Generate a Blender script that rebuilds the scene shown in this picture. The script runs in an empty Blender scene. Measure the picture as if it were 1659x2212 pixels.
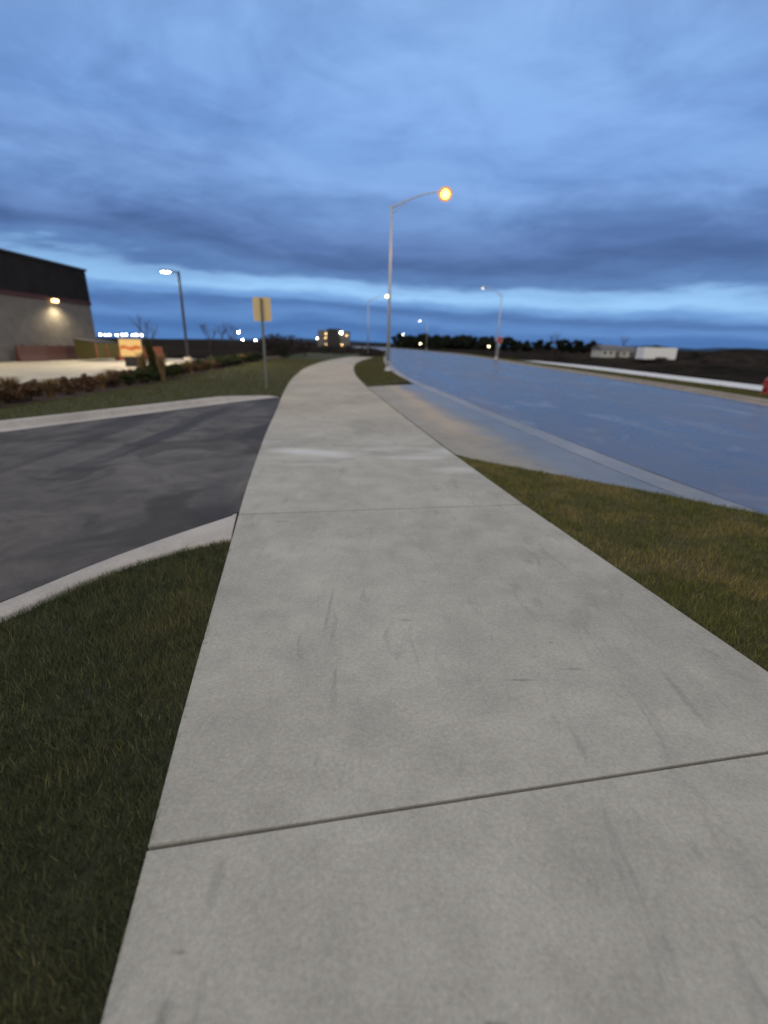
import bpy, bmesh, math, random
import numpy as np
from mathutils import Vector, Matrix
R = math.radians
SC = bpy.context.scene
COL = SC.collection

# ------------------------------------------------------------------ camera
PITCH, ROLL = 19.765, 1.3
cd = bpy.data.cameras.new('camera'); cam = bpy.data.objects.new('camera', cd); COL.objects.link(cam)
cd.sensor_fit = 'VERTICAL'; cd.sensor_height = 36.0; cd.lens = 1013/2212*36
cd.clip_start = 0.05; cd.clip_end = 9000
cam.matrix_world = Matrix.Translation((0, 0, 1.68)) @ Matrix.Rotation(R(90-PITCH), 4, 'X') @ Matrix.Rotation(R(ROLL), 4, 'Z')
cd.dof.use_dof = True; cd.dof.focus_distance = 2.6; cd.dof.aperture_fstop = .8
SC.camera = cam
SC.render.resolution_x = 768; SC.render.resolution_y = 1024

# ------------------------------------------------------------------ view, world, sun
SC.view_settings.view_transform = 'Standard'; SC.view_settings.look = 'None'
SC.view_settings.gamma = 1; SC.view_settings.exposure = 0.0
SC.view_settings.use_curve_mapping = False

def srgb(r, g, b):
    def f(c):
        c /= 255
        return c/12.92 if c <= 0.04045 else ((c+0.055)/1.055)**2.4
    return (f(r), f(g), f(b), 1)

class NT:
    """small helper to write node trees"""
    def __init__(s, nt): s.nt = nt; s.nt.nodes.clear()
    def n(s, t, **k):
        nd = s.nt.nodes.new(t)
        for a, v in k.items(): setattr(nd, a, v)
        return nd
    def L(s, a, b): s.nt.links.new(a, b)
    def put(s, sock, v):
        if isinstance(v, bpy.types.NodeSocket): s.L(v, sock)
        else: sock.default_value = v
    def m(s, op, a, b=None, c=None, clamp=False):
        nd = s.n('ShaderNodeMath', operation=op); nd.use_clamp = clamp
        s.put(nd.inputs[0], a)
        if b is not None: s.put(nd.inputs[1], b)
        if c is not None: s.put(nd.inputs[2], c)
        return nd.outputs[0]
    def mix(s, fac, a, b, blend='MIX'):
        nd = s.n('ShaderNodeMix', data_type='RGBA', blend_type=blend)
        s.put(nd.inputs[0], fac); s.put(nd.inputs[6], a); s.put(nd.inputs[7], b)
        return nd.outputs[2]
    def noise(s, vec, scale, detail=4, rough=.5, dist=0, dim='3D'):
        nd = s.n('ShaderNodeTexNoise'); nd.noise_dimensions = dim
        s.put(nd.inputs['Vector'], vec); nd.inputs['Scale'].default_value = scale
        nd.inputs['Detail'].default_value = detail; nd.inputs['Roughness'].default_value = rough
        nd.inputs['Distortion'].default_value = dist
        return nd.outputs[0]
    def ramp(s, fac, stops, interp='LINEAR'):
        nd = s.n('ShaderNodeValToRGB'); cr = nd.color_ramp; cr.interpolation = interp
        while len(cr.elements) > 1: cr.elements.remove(cr.elements[-1])
        cr.elements[0].position = stops[0][0]; cr.elements[0].color = stops[0][1]
        for p, c in stops[1:]:
            e = cr.elements.new(p); e.color = c
        s.put(nd.inputs[0], fac); return nd.outputs[0]
    def rng(s, v, a, b, c=0., d=1., smooth=False):
        nd = s.n('ShaderNodeMapRange'); nd.clamp = True
        if smooth: nd.interpolation_type = 'SMOOTHSTEP'
        s.put(nd.inputs[0], v)
        for i, x in enumerate((a, b, c, d)): nd.inputs[i+1].default_value = x
        return nd.outputs[0]
    def vscale(s, vec, sc, loc=(0, 0, 0), rot=(0, 0, 0)):
        nd = s.n('ShaderNodeMapping'); s.L(vec, nd.inputs[0])
        nd.inputs['Location'].default_value = loc; nd.inputs['Rotation'].default_value = rot
        nd.inputs['Scale'].default_value = sc
        return nd.outputs[0]

SUN_EL, SUN_AZ = 38, 205          # soft skylight through the thin cloud behind the photographer
w = bpy.data.worlds.new('World'); SC.world = w; w.use_nodes = True
T = NT(w.node_tree)
gen = T.n('ShaderNodeTexCoord').outputs['Generated']
sep = T.n('ShaderNodeSeparateXYZ'); T.L(gen, sep.inputs[0])
X, Y, Z = sep.outputs
el = T.m('MULTIPLY', T.m('ARCSINE', T.m('MINIMUM', Z, 1.0)), 57.2958)
az = T.m('MULTIPLY', T.m('ARCTAN2', X, Y), 57.2958)
cmb = T.n('ShaderNodeCombineXYZ'); T.L(az, cmb.inputs[0]); T.L(el, cmb.inputs[1])
ae = cmb.outputs[0]
w1 = T.noise(T.vscale(ae, (.030, .13, 1), (3.1, 1.3, 0)), 1, 5, .55, .3)
w2 = T.noise(T.vscale(ae, (.09, .45, 1), (7.1, 4.3, 0)), 1, 4, .55)
growth = T.rng(el, 3, 12, .42, 1)
warp = T.m('MULTIPLY', T.m('ADD', T.m('MULTIPLY', T.m('SUBTRACT', w1, .5), 9.), T.m('MULTIPLY', T.m('SUBTRACT', w2, .5), 4.2)), growth)
tilt = T.m('MULTIPLY', az, .03)        # the cloud shelves drop a little towards the right
el2 = T.m('ADD', T.m('ADD', el, warp), tilt)
k = 1/60
stops = [(0, (82,128,190)), (1.2, (74,116,176)), (2.2, (94,138,198)), (3.3, (80,118,176)), (4.1, (112,158,216)), (5.0, (152,200,246)), (5.9, (142,188,236)),
         (6.8, (94,130,184)), (8.6, (82,111,163)), (10.5, (98,130,186)), (12.4, (110,146,203)), (14.5, (126,164,222)), (17, (118,158,217)),
         (20, (128,168,227)), (26, (132,172,229)), (33, (138,175,226))]
base = T.ramp(T.m('MULTIPLY', el2, k), [(e*k, srgb(*c)) for e, c in stops], 'EASE')
# broad soft cloud masses, in perspective on a high layer
den = T.m('ADD', T.m('MAXIMUM', Z, 0.), .13)
cp = T.n('ShaderNodeCombineXYZ'); T.L(T.m('DIVIDE', X, den), cp.inputs[0]); T.L(T.m('DIVIDE', Y, den), cp.inputs[1])
c1 = T.noise(T.vscale(cp.outputs[0], (.75, .8, 1), (4.4, 6.2, 0), (0, 0, .5)), .95, 7, .56, .6)
c2 = T.noise(T.vscale(cp.outputs[0], (1.1, 1.1, 1), (9.4, 1.2, 0), (0, 0, -.3)), 2.3, 7, .6, .7)
cl = T.m('ADD', T.m('MULTIPLY', c1, .68), T.m('MULTIPLY', c2, .32))
cf = T.rng(cl, .36, .62, 0, 1, True)
hi = T.mix(cf, srgb(196, 206, 226), srgb(262*.97, 255, 255))
mul = T.mix(T.rng(el, 4, 12, .25, 1), (1, 1, 1, 1), T.ramp(cf, [(0, (.70, .73, .78, 1)), (.5, (.92, .93, .94, 1)), (1, (1.17, 1.15, 1.10, 1))]))
front = T.mix(1.0, base, mul, 'MULTIPLY')
# high overhead and behind the camera the overcast is paler and more neutral
behind = T.rng(T.m('SUBTRACT', T.m('MULTIPLY', Z, 1.25), Y), -.35, .75, 0, 1, True)
neutral = T.mix(cf, (.60, .585, .56, 1), (.98, .93, .86, 1))
sky = T.mix(behind, front, neutral)
ns = T.n('ShaderNodeTexSky'); ns.sky_type = 'NISHITA'; ns.sun_disc = False
ns.sun_elevation = R(SUN_EL); ns.sun_rotation = R(SUN_AZ)
bg1 = T.n('ShaderNodeBackground'); T.L(ns.outputs[0], bg1.inputs[0]); bg1.inputs[1].default_value = .002
bg2 = T.n('ShaderNodeBackground'); T.L(sky, bg2.inputs[0]); bg2.inputs[1].default_value = 1.0
add = T.n('ShaderNodeAddShader'); T.L(bg1.outputs[0], add.inputs[0]); T.L(bg2.outputs[0], add.inputs[1])
out = T.n('ShaderNodeOutputWorld'); T.L(add.outputs[0], out.inputs[0])

sl = bpy.data.lights.new('sun', 'SUN'); sl.energy = .5; sl.angle = R(45); sl.color = (1, .93, .84)
sun = bpy.data.objects.new('sun', sl); COL.objects.link(sun)
d = Vector((math.sin(R(SUN_AZ))*math.cos(R(SUN_EL)), math.cos(R(SUN_AZ))*math.cos(R(SUN_EL)), math.sin(R(SUN_EL))))
sun.rotation_euler = d.to_track_quat('Z', 'Y').to_euler()

# ------------------------------------------------------------------ object helpers
random.seed(7); rs = np.random.RandomState(11)

def tag(o, label=None, cat=None, group=None, kind=None):
    if label: o['label'] = label
    if cat: o['category'] = cat
    if group: o['group'] = group
    if kind: o['kind'] = kind
    return o
def empty(name, loc, rz=0):
    o = bpy.data.objects.new(name, None); COL.objects.link(o); o.empty_display_size = .3
    o.location = loc; o.rotation_euler.z = rz
    return o
def link(name, me, m, parent=None):
    o = bpy.data.objects.new(name, me); COL.objects.link(o)
    if m: 
        me.materials.clear(); me.materials.append(m)
    if parent: o.parent = parent
    return o
def copy_tree(o, parent=None):
    c = o.copy(); COL.objects.link(c)
    if parent: c.parent = parent
    for ch in [x for x in o.children]: copy_tree(ch, c)
    return c
def npmesh(name, V, F, rnd=None, smooth=False):
    """V (n,3); F (m,k) faces with k corners"""
    me = bpy.data.meshes.new(name); V = np.asarray(V, np.float32); F = np.asarray(F, np.int32)
    me.vertices.add(len(V)); me.vertices.foreach_set('co', V.ravel())
    kk = F.shape[1]
    me.loops.add(F.size); me.loops.foreach_set('vertex_index', F.ravel())
    me.polygons.add(len(F)); me.polygons.foreach_set('loop_start', np.arange(0, F.size, kk, dtype=np.int32))
    me.polygons.foreach_set('loop_total', np.full(len(F), kk, np.int32))
    if smooth: me.polygons.foreach_set('use_smooth', np.ones(len(F), bool))
    me.update(calc_edges=True); me.validate()
    if rnd is not None:
        a = me.attributes.new('rnd', 'FLOAT', 'POINT'); a.data.foreach_set('value', np.asarray(rnd, np.float32))
    return me

class MB:
    def __init__(s): s.bm = bmesh.new()
    def box(s, c, size, rz=0, bevel=0, taper=1):
        r = bmesh.ops.create_cube(s.bm, size=1)['verts']
        M = Matrix.Translation(c) @ Matrix.Rotation(rz, 4, 'Z')
        for v in r:
            t = taper if v.co.z > 0 else 1
            v.co = M @ Vector((v.co.x*size[0]*t, v.co.y*size[1]*t, v.co.z*size[2]))
        if bevel:
            es = list({e for v in r for e in v.link_edges})
            bmesh.ops.bevel(s.bm, geom=es, offset=bevel, segments=2, affect='EDGES', profile=.5)
        return s
    def tube(s, pts, rad, seg=10, cap=True):
        pts = [Vector(p) for p in pts]; n = len(pts)
        if not hasattr(rad, '__len__'): rad = [rad]*n
        rings = []; ref = None
        for i, p in enumerate(pts):
            t = (pts[min(i+1, n-1)] - pts[max(i-1, 0)]).normalized()
            if ref is None: ref = Vector((1, 0, 0)) if abs(t.x) < .9 else Vector((0, 1, 0))
            u = (ref - t*ref.dot(t)).normalized(); ref = u; v = t.cross(u)
            rings.append([s.bm.verts.new(p + (u*math.cos(a)+v*math.sin(a))*rad[i]) for a in [2*math.pi*j/seg for j in range(seg)]])
        for a, b in zip(rings, rings[1:]):
            for j in range(seg): 
                f = s.bm.faces.new((a[j], a[(j+1) % seg], b[(j+1) % seg], b[j])); f.smooth = seg > 6
        if cap:
            s.bm.faces.new(rings[0][::-1]); s.bm.faces.new(rings[-1])
        return s
    def prism(s, poly, z0, z1, M=None, bevel=0):
        lo = [s.bm.verts.new((x, y, z0)) for x, y in poly]; hi_ = [s.bm.verts.new((x, y, z1)) for x, y in poly]
        n = len(poly); fs = [s.bm.faces.new(lo[::-1]), s.bm.faces.new(hi_)]
        for j in range(n): fs.append(s.bm.faces.new((lo[j], lo[(j+1) % n], hi_[(j+1) % n], hi_[j])))
        if M is not None:
            for v in set(lo+hi_): v.co = M @ v.co
        if bevel:
            bmesh.ops.bevel(s.bm, geom=list(fs[1].edges), offset=bevel, segments=2, affect='EDGES')
        return s
    def ball(s, c, r, sc=(1, 1, 1), sub=2):
        vs = bmesh.ops.create_icosphere(s.bm, subdivisions=sub, radius=r)['verts']
        for v in vs: v.co = Vector((v.co.x*sc[0], v.co.y*sc[1], v.co.z*sc[2])) + Vector(c)
        for f in {f for v in vs for f in v.link_faces}: f.smooth = True
        return s
    def build(s, name, m, parent=None):
        bmesh.ops.recalc_face_normals(s.bm, faces=s.bm.faces)
        me = bpy.data.meshes.new(name); s.bm.to_mesh(me); s.bm.free()
        return link(name, me, m, parent)

# ------------------------------------------------------------------ materials
def mat(name, fn):
    m = bpy.data.materials.new(name); m.use_nodes = True
    t = NT(m.node_tree); p = t.n('ShaderNodeBsdfPrincipled'); o = t.n('ShaderNodeOutputMaterial'); t.L(p.outputs[0], o.inputs[0])
    t.p = p; t.obj = t.n('ShaderNodeNewGeometry').outputs['Position']; t.out = o
    fn(t, p); return m
def bump(t, h, strength=.3, dist=.01):
    b = t.n('ShaderNodeBump'); b.inputs['Strength'].default_value = strength; b.inputs['Distance'].default_value = dist
    t.L(h, b.inputs['Height']); t.L(b.outputs[0], t.p.inputs['Normal'])
def plain(name, col, rough=.6, metal=0, var=.15, scale=6):
    def f(t, p):
        nz = t.noise(t.n('ShaderNodeTexCoord').outputs['Object'], scale, 5, .6)
        c = [min(1, x) for x in col[:3]]
        t.put(p.inputs['Base Color'], t.mix(nz, (*[x*(1-var) for x in c], 1), (*[min(1, x*(1+var)) for x in c], 1)))
        p.inputs['Roughness'].default_value = rough; p.inputs['Metallic'].default_value = metal
    return mat(name, f)
def glow(name, col, strength):
    def f(t, p):
        p.inputs['Base Color'].default_value = (col[0]*.3, col[1]*.3, col[2]*.3, 1)
        p.inputs['Emission Color'].default_value = (*col, 1); p.inputs['Emission Strength'].default_value = strength
    return mat(name, f)

def concrete_fn(c0, c1, wet=None, rough=.85, mottled=1.):
    def f(t, p):
        P = t.obj
        big = t.noise(P, .55, 4, .55, .4); mid = t.noise(P, 3.2, 6, .6, .3); fine = t.noise(P, 60, 4, .75); grit = t.noise(P, 260, 2, .8)
        v = t.m('ADD', t.m('ADD', t.m('MULTIPLY', big, .34), t.m('MULTIPLY', mid, .26)), t.m('ADD', t.m('MULTIPLY', fine, .20), t.m('MULTIPLY', grit, .20)))
        col = t.ramp(v, [(.40, (*c0, 1)), (.60, (*c1, 1))])
        # dark scuffs and a few spots, long drag marks along the walk
        sc = t.noise(t.vscale(P, (5.5, 1.3, 1), (0, 0, 0), (0, 0, -.25)), 1.1, 6, .68, 1.2)
        col = t.mix(t.rng(sc, .57, .72, 0, .36*mottled), col, (c0[0]*.45, c0[1]*.46, c0[2]*.5, 1))
        vo = t.n('ShaderNodeTexVoronoi'); vo.inputs['Scale'].default_value = 2.6; t.L(t.vscale(P, (1, 1, 0)), vo.inputs['Vector'])
        wob = t.noise(P, 30, 3, .6)
        spot = t.rng(t.m('ADD', vo.outputs['Distance'], t.m('MULTIPLY', wob, .07)), .04, .085, 1, 0)
        keep = t.m('GREATER_THAN', t.noise(t.vscale(P, (1, 1, 0)), .9, 1), .49)
        col = t.mix(t.m('MULTIPLY', t.m('MULTIPLY', spot, keep), .62*mottled), col, (.06, .055, .05, 1))
        # thin curved scratches
        wv = t.noise(t.vscale(P, (1, 1, 0), (4, 2, 0)), 2.4, 2, .5, 1.6)
        line = t.rng(t.m('ABSOLUTE', t.m('SUBTRACT', wv, .5)), .0, .006, 1, 0)
        brk = t.rng(t.noise(P, 1.6, 3), .56, .66, 0, 1)
        col = t.mix(t.m('MULTIPLY', t.m('MULTIPLY', line, brk), .35*mottled), col, (.07, .065, .06, 1))
        rg = t.rng(mid, .3, .7, rough-.08, rough+.08)
        gr = t.rng(t.m('ADD', t.m('MULTIPLY', t.noise(P, 150, 3, .85), .6), t.m('MULTIPLY', fine, .4)), .33, .67, .86, 1.14)
        col = t.mix(1., col, gr, 'MULTIPLY')
        if wet: col, rg = wet(t, col, rg)  # wet also carries the pale patches of the walk
        t.put(p.inputs['Base Color'], col); t.put(p.inputs['Roughness'], rg)
        broom = t.noise(t.vscale(P, (2, 55, 1), (0, 0, 0), (0, 0, .2)), 2, 2, .6)
        bump(t, t.m('ADD', t.m('ADD', t.m('MULTIPLY', fine, .5), t.m('MULTIPLY', grit, .35)), t.m('MULTIPLY', broom, .5)), .35, .004)
    return f
def walk_marks(t, col, rg):
    # pale patches across the slab beside the driveway
    s = t.n('ShaderNodeSeparateXYZ'); t.L(t.obj, s.inputs[0])
    n = t.noise(t.vscale(t.obj, (.55, 1.3, 0), (1.5, 0, 0)), 1.2, 2, .4, .2)
    band = t.m('MULTIPLY', t.rng(s.outputs[1], 5.6, 6.9, 0, 1, True), t.rng(s.outputs[1], 7.4, 8.8, 1, 0, True))
    col = t.mix(t.m('MULTIPLY', t.m('MULTIPLY', band, t.rng(n, .46, .72, 0, 1, True)), .55), col, (.62, .62, .66, 1))
    for (mx, my, rx, ry, k) in ((-.56, .84, .035, .008, .5), (-.52, 1.02, .03, .14, .28), (-.55, .70, .03, .06, .45), (-.03, .50, .03, .015, .7), (.32, .70, .05, .012, .5), (.10, .42, .02, .012, .5),
                                (-.35, 2.7, .018, .42, .28), (1.55, 1.95, .03, .3, .3), (.75, 2.05, .12, .012, .5), (1.05, 2.15, .10, .014, .4), (.15, 2.6, .05, .02, .4), (-1.0, 4.3, .10, .02, .5)):
        u = t.m('DIVIDE', t.m('SUBTRACT', s.outputs[0], mx), rx); v_ = t.m('DIVIDE', t.m('SUBTRACT', s.outputs[1], my), ry)
        dsq = t.m('ADD', t.m('ADD', t.m('MULTIPLY', u, u), t.m('MULTIPLY', v_, v_)), t.m('MULTIPLY', t.noise(t.obj, 40, 5, .75), 2.0))
        col = t.mix(t.rng(dsq, .7, 1.9, k, 0, True), col, (.06, .058, .055, 1))
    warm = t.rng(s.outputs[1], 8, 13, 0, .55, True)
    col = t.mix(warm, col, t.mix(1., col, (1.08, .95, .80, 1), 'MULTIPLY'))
    return col, rg
def apron_wet(t, col, rg):
    s = t.n('ShaderNodeSeparateXYZ'); t.L(t.obj, s.inputs[0])
    n = t.noise(t.obj, .7, 4, .6, .4)
    # wet towards the gutter; orange-tan tint along the edge of the wet part
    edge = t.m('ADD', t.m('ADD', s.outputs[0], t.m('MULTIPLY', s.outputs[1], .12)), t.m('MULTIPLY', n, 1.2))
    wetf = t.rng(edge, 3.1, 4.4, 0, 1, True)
    tan_edge = t.m('MULTIPLY', t.rng(edge, 2.8, 3.35, 0, 1, True), t.rng(edge, 3.45, 3.95, 1, 0, True))
    tan_edge = t.m('MULTIPLY', tan_edge, t.rng(s.outputs[1], 8, 11, 0, 1, True))
    col = t.mix(t.m('MULTIPLY', tan_edge, .4), col, (.50, .36, .24, 1))
    col = t.mix(wetf, col, t.mix(1., col, (.62, .66, .74, 1), 'MULTIPLY'))
    return col, t.mix(wetf, rg, (.30, .30, .30, 1))

M = {}
CW0, CW1 = (.245, .236, .214), (.405, .392, .360)
M['walk'] = mat('walk_concrete', concrete_fn(CW0, CW1, walk_marks))
M['joint'] = plain('joint_filler', (.045, .042, .04), .95)
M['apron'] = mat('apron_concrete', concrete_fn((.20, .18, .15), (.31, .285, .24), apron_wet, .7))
M['kerb'] = mat('kerb_concrete', concrete_fn((.29, .27, .255), (.45, .42, .40), None, .8, .7))
M['farkerb'] = mat('far_kerb_concrete', concrete_fn((.20, .17, .14), (.33, .29, .25), None, .8, .7))
M['gutter'] = mat('wet_gutter_concrete', concrete_fn((.15, .152, .165), (.25, .255, .27), None, .40, .7))
M['farwalk'] = mat('far_walk_concrete', concrete_fn((.50, .50, .51), (.66, .66, .67), None, .6, .4))
M['lot'] = mat('lot_concrete', concrete_fn((.36, .32, .25), (.52, .47, .38), None, .7, .5))

def asphalt(t, p):
    P = t.obj
    big = t.noise(P, .45, 5, .6, .6); mid = t.noise(P, 2.0, 7, .66, .8); fine = t.noise(P, 90, 3, .75)
    v = t.m('ADD', t.m('ADD', t.m('MULTIPLY', big, .40), t.m('MULTIPLY', mid, .38)), t.m('MULTIPLY', fine, .22))
    col = t.ramp(v, [(.40, (.046, .043, .044, 1)), (.60, (.135, .127, .126, 1))])
    # darker tyre tracks following the drive and oily blotches
    tr = t.noise(t.vscale(P, (1.0, .14, 0), (1.7, 0, 0), (0, 0, R(27))), .9, 3, .45, .5)
    col = t.mix(t.rng(tr, .50, .60, 0, .72), col, (.024, .022, .034, 1))
    ol = t.noise(P, .8, 3, .5, .8)
    col = t.mix(t.rng(ol, .53, .60, 0, .6), col, (.034, .032, .030, 1))
    t.put(p.inputs['Base Color'], col); t.put(p.inputs['Roughness'], t.rng(mid, .3, .7, .75, .95)); p.inputs['Specular IOR Level'].default_value = .25
    bump(t, fine, .5, .006)
M['asphalt'] = mat('drive_asphalt', asphalt)
def road_fn(t, p):
    P = t.obj
    big = t.noise(t.vscale(P, (.35, .05, 0)), 1, 5, .6, .4); mid = t.noise(P, 1.6, 6, .62, .4); fine = t.noise(P, 120, 3, .75)
    v = t.m('ADD', t.m('ADD', t.m('MULTIPLY', big, .40), t.m('MULTIPLY', mid, .34)), t.m('MULTIPLY', fine, .26))
    col = t.ramp(v, [(.40, (.045, .047, .068, 1)), (.60, (.10, .10, .135, 1))])
    pt = t.noise(t.vscale(P, (.8, .35, 0), (3, 1, 0)), 1, 5, .65, .8)
    col = t.mix(t.rng(pt, .54, .68, 0, .6), col, (.19, .195, .22, 1))
    t.put(p.inputs['Base Color'], col)
    t.put(p.inputs['Roughness'], t.rng(t.m('ADD', t.m('MULTIPLY', mid, .4), t.m('MULTIPLY', big, .6)), .38, .62, .20, .42))
    p.inputs['Specular IOR Level'].default_value = .75
    bump(t, t.m('ADD', fine, mid), .12, .004)
M['road'] = mat('wet_road', road_fn)

def lawn_fn(c0, c1, c2, patch=.5):
    def f(t, p):
        P = t.obj
        a = t.noise(P, 1.3, 5, .6, .4); b = t.noise(P, 9, 5, .65); fine = t.noise(P, 90, 2, .7)
        col = t.ramp(t.m('ADD', t.m('MULTIPLY', b, .6), t.m('MULTIPLY', fine, .4)), [(.35, (*c0, 1)), (.65, (*c1, 1))])
        col = t.mix(t.rng(a, .48, .66, 0, patch), col, (*c2, 1))
        at = t.n('ShaderNodeAttribute'); at.attribute_name = 'rnd'
        t.put(p.inputs['Base Color'], t.mix(1., col, t.ramp(at.outputs['Fac'], [(0, (.6, .65, .65, 1)), (.75, (1.25, 1.2, 1.05, 1)), (1, (2.3, 2.0, 1.6, 1))]), 'MULTIPLY'))
        p.inputs['Roughness'].default_value = .9; p.inputs['Specular IOR Level'].default_value = .15
    return mat('grass', f)
M['grass_dark'] = lawn_fn((.038, .048, .026), (.105, .118, .064), (.15, .135, .065), .6)
M['grass_right'] = lawn_fn((.070, .080, .026), (.17, .172, .062), (.26, .205, .09), .85)
M['grass_mid'] = lawn_fn((.060, .062, .026), (.115, .112, .050), (.11, .09, .045), .5)
M['grass_far'] = lawn_fn((.055, .058, .014), (.11, .105, .024), (.10, .07, .025), .6)
def soil(c0, c1):
    def f(t, p):
        b = t.noise(t.obj, 5, 6, .65)
        t.put(p.inputs['Base Color'], t.ramp(b, [(.35, (*c0, 1)), (.65, (*c1, 1))])); p.inputs['Roughness'].default_value = .95
        bump(t, b, .6, .03)
    return mat('soil', f)
M['soil'] = soil((.014, .018, .008), (.034, .036, .016))
M['soil_r'] = soil((.03, .028, .014), (.055, .045, .022))
M['mulch'] = soil((.035, .018, .012), (.075, .040, .026))
def field_fn(t, p):
    P = t.obj
    a = t.noise(P, .035, 6, .62, .6); b = t.noise(P, .5, 6, .65, .5); c = t.noise(t.vscale(P, (.06, .4, 1)), 1, 5, .6)
    col = t.ramp(t.m('ADD', t.m('MULTIPLY', a, .5), t.m('MULTIPLY', b, .5)), [(.38, (.010, .009, .009, 1)), (.52, (.023, .020, .019, 1)), (.68, (.046, .041, .028, 1))])
    col = t.mix(t.rng(c, .62, .76, 0, .6), col, (.055, .045, .036, 1))
    t.put(p.inputs['Base Color'], col); p.inputs['Roughness'].default_value = 1; p.inputs['Specular IOR Level'].default_value = .0
M['field'] = mat('field', field_fn)

M['galv'] = plain('galvanised_steel', (.46, .46, .48), .45, .35)
M['darkpole'] = plain('dark_bronze_pole', (.035, .035, .045), .5, .2)
M['signback'] = plain('tan_sign_back', (.62, .47, .24), .6)
M['signpost'] = plain('sign_post_steel', (.17, .18, .16), .6, .3)
M['clad'] = None
def block_fn(t, p):
    P = t.obj
    br = t.n('ShaderNodeTexBrick'); t.L(t.vscale(P, (1, 1, 1), (0, 0, 0), (0, R(90), R(90))), br.inputs['Vector'])
    br.inputs['Scale'].default_value = 1; br.inputs['Brick Width'].default_value = .4; br.inputs['Row Height'].default_value = .2
    br.inputs['Mortar Size'].default_value = .008
    br.inputs['Color1'].default_value = (.12, .112, .105, 1); br.inputs['Color2'].default_value = (.155, .145, .135, 1); br.inputs['Mortar'].default_value = (.14, .135, .13, 1)
    n = t.noise(P, 1.5, 5, .6)
    t.put(p.inputs['Base Color'], t.mix(.5, br.outputs[0], t.ramp(n, [(.3, (.10, .094, .09, 1)), (.7, (.17, .16, .15, 1))])))
    p.inputs['Roughness'].default_value = .9; bump(t, n, .4, .02)
M['block'] = mat('split_face_block', block_fn)
def ribs_fn(t, p):
    s = t.n('ShaderNodeSeparateXYZ'); t.L(t.obj, s.inputs[0])
    wv = t.m('SINE', t.m('MULTIPLY', t.m('ADD', s.outputs[1], s.outputs[0]), 21))
    n = t.noise(t.obj, 1.2, 4)
    t.put(p.inputs['Base Color'], t.ramp(n, [(.3, (.010, .009, .009, 1)), (.7, (.018, .016, .016, 1))]))
    p.inputs['Roughness'].default_value = .75; bump(t, wv, .2, .015); p.inputs['Specular IOR Level'].default_value = .15
M['siding'] = mat('dark_ribbed_siding', ribs_fn)
M['redband'] = plain('dark_red_band', (.05, .014, .013), .7)
M['cap'] = plain('parapet_cap', (.03, .03, .032), .5)
M['red'] = plain('faded_red_plastic', (.10, .042, .035), .6)
M['orange'] = plain('orange_plastic', (.26, .075, .03), .6)
M['olive'] = plain('olive_steel', (.085, .075, .02), .7)
M['black'] = plain('black_steel', (.02, .018, .018), .6)
M['stopred'] = plain('sign_red', (.40, .05, .05), .5)
M['block_far'] = plain('far_grey_wall', (.14, .135, .13), .8)
M['hyd'] = plain('hydrant_red', (.30, .035, .035), .5)
M['pale'] = plain('pale_siding', (.46, .45, .42), .7)
M['white'] = plain('white_panel', (.74, .75, .77), .55)
M['roof'] = plain('grey_roof', (.10, .10, .12), .8)
M['glass'] = plain('dark_glass', (.02, .025, .04), .15)
M['brick'] = plain('far_dark_wall', (.03, .028, .03), .8)
M['bark'] = plain('bark', (.05, .037, .028), .9)
M['tyre'] = plain('tyre', (.02, .02, .02), .8)
def hill_fn(t, p):
    n = t.noise(t.obj, .01, 5, .6)
    t.put(p.inputs['Base Color'], t.ramp(n, [(.3, (.025, .05, .10, 1)), (.7, (.04, .075, .14, 1))])); p.inputs['Roughness'].default_value = 1  # blue haze of the distance is put into the hill colour
    p.inputs['Specular IOR Level'].default_value = 0
M['hill'] = mat('hazy_wooded_hill', hill_fn)
def leaf(name, c0, c1):
    def f(t, p):
        at = t.n('ShaderNodeAttribute'); at.attribute_name = 'rnd'
        n = t.noise(t.obj, 2.5, 3)
        t.put(p.inputs['Base Color'], t.ramp(t.m('ADD', t.m('MULTIPLY', at.outputs['Fac'], .6), t.m('MULTIPLY', n, .4)), [(.2, (*c0, 1)), (.8, (*c1, 1))]))
        p.inputs['Roughness'].default_value = .8; p.inputs['Specular IOR Level'].default_value = .2
    return mat(name, f)
M['leaf_dark'] = leaf('dark_evergreen_leaf', (.008, .012, .009), (.022, .028, .018))
M['leaf_green'] = leaf('shrub_green_leaf', (.014, .024, .008), (.050, .060, .018))
M['leaf_brown'] = leaf('dry_brown_leaf', (.04, .022, .012), (.15, .085, .045))
M['straw'] = leaf('dry_straw', (.10, .065, .030), (.34, .23, .11))
M['leaf_purple'] = leaf('bare_purple_twig', (.016, .010, .012), (.06, .042, .042))
M['em_sodium'] = glow('sodium_lamp', (1, .55, .25), 14)
def amber_fn(t, p):
    e = t.n('ShaderNodeEmission'); e.inputs[0].default_value = (1, .38, .04, 1); e.inputs[1].default_value = 1.3  # orange halo around the bulb, added as emission of the glass
    tr = t.n('ShaderNodeBsdfTransparent'); tr.inputs[0].default_value = (1, .72, .35, 1)
    mx = t.n('ShaderNodeMixShader'); mx.inputs[0].default_value = .42
    t.L(tr.outputs[0], mx.inputs[1]); t.L(e.outputs[0], mx.inputs[2]); t.L(mx.outputs[0], t.out.inputs[0])
M['em_amber'] = mat('amber_halo_glass', amber_fn)
M['em_warm'] = glow('warm_lamp', (1, .64, .24), 9)
M['em_white'] = glow('white_lamp', (1, .95, .84), 22)
M['em_dimwhite'] = glow('dim_white_lamp', (1, .96, .88), 5)
M['em_far'] = glow('far_white_lamp', (1, .96, .88), 60)
M['em_farwarm'] = glow('far_warm_lamp', (1, .82, .5), 50)
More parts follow.
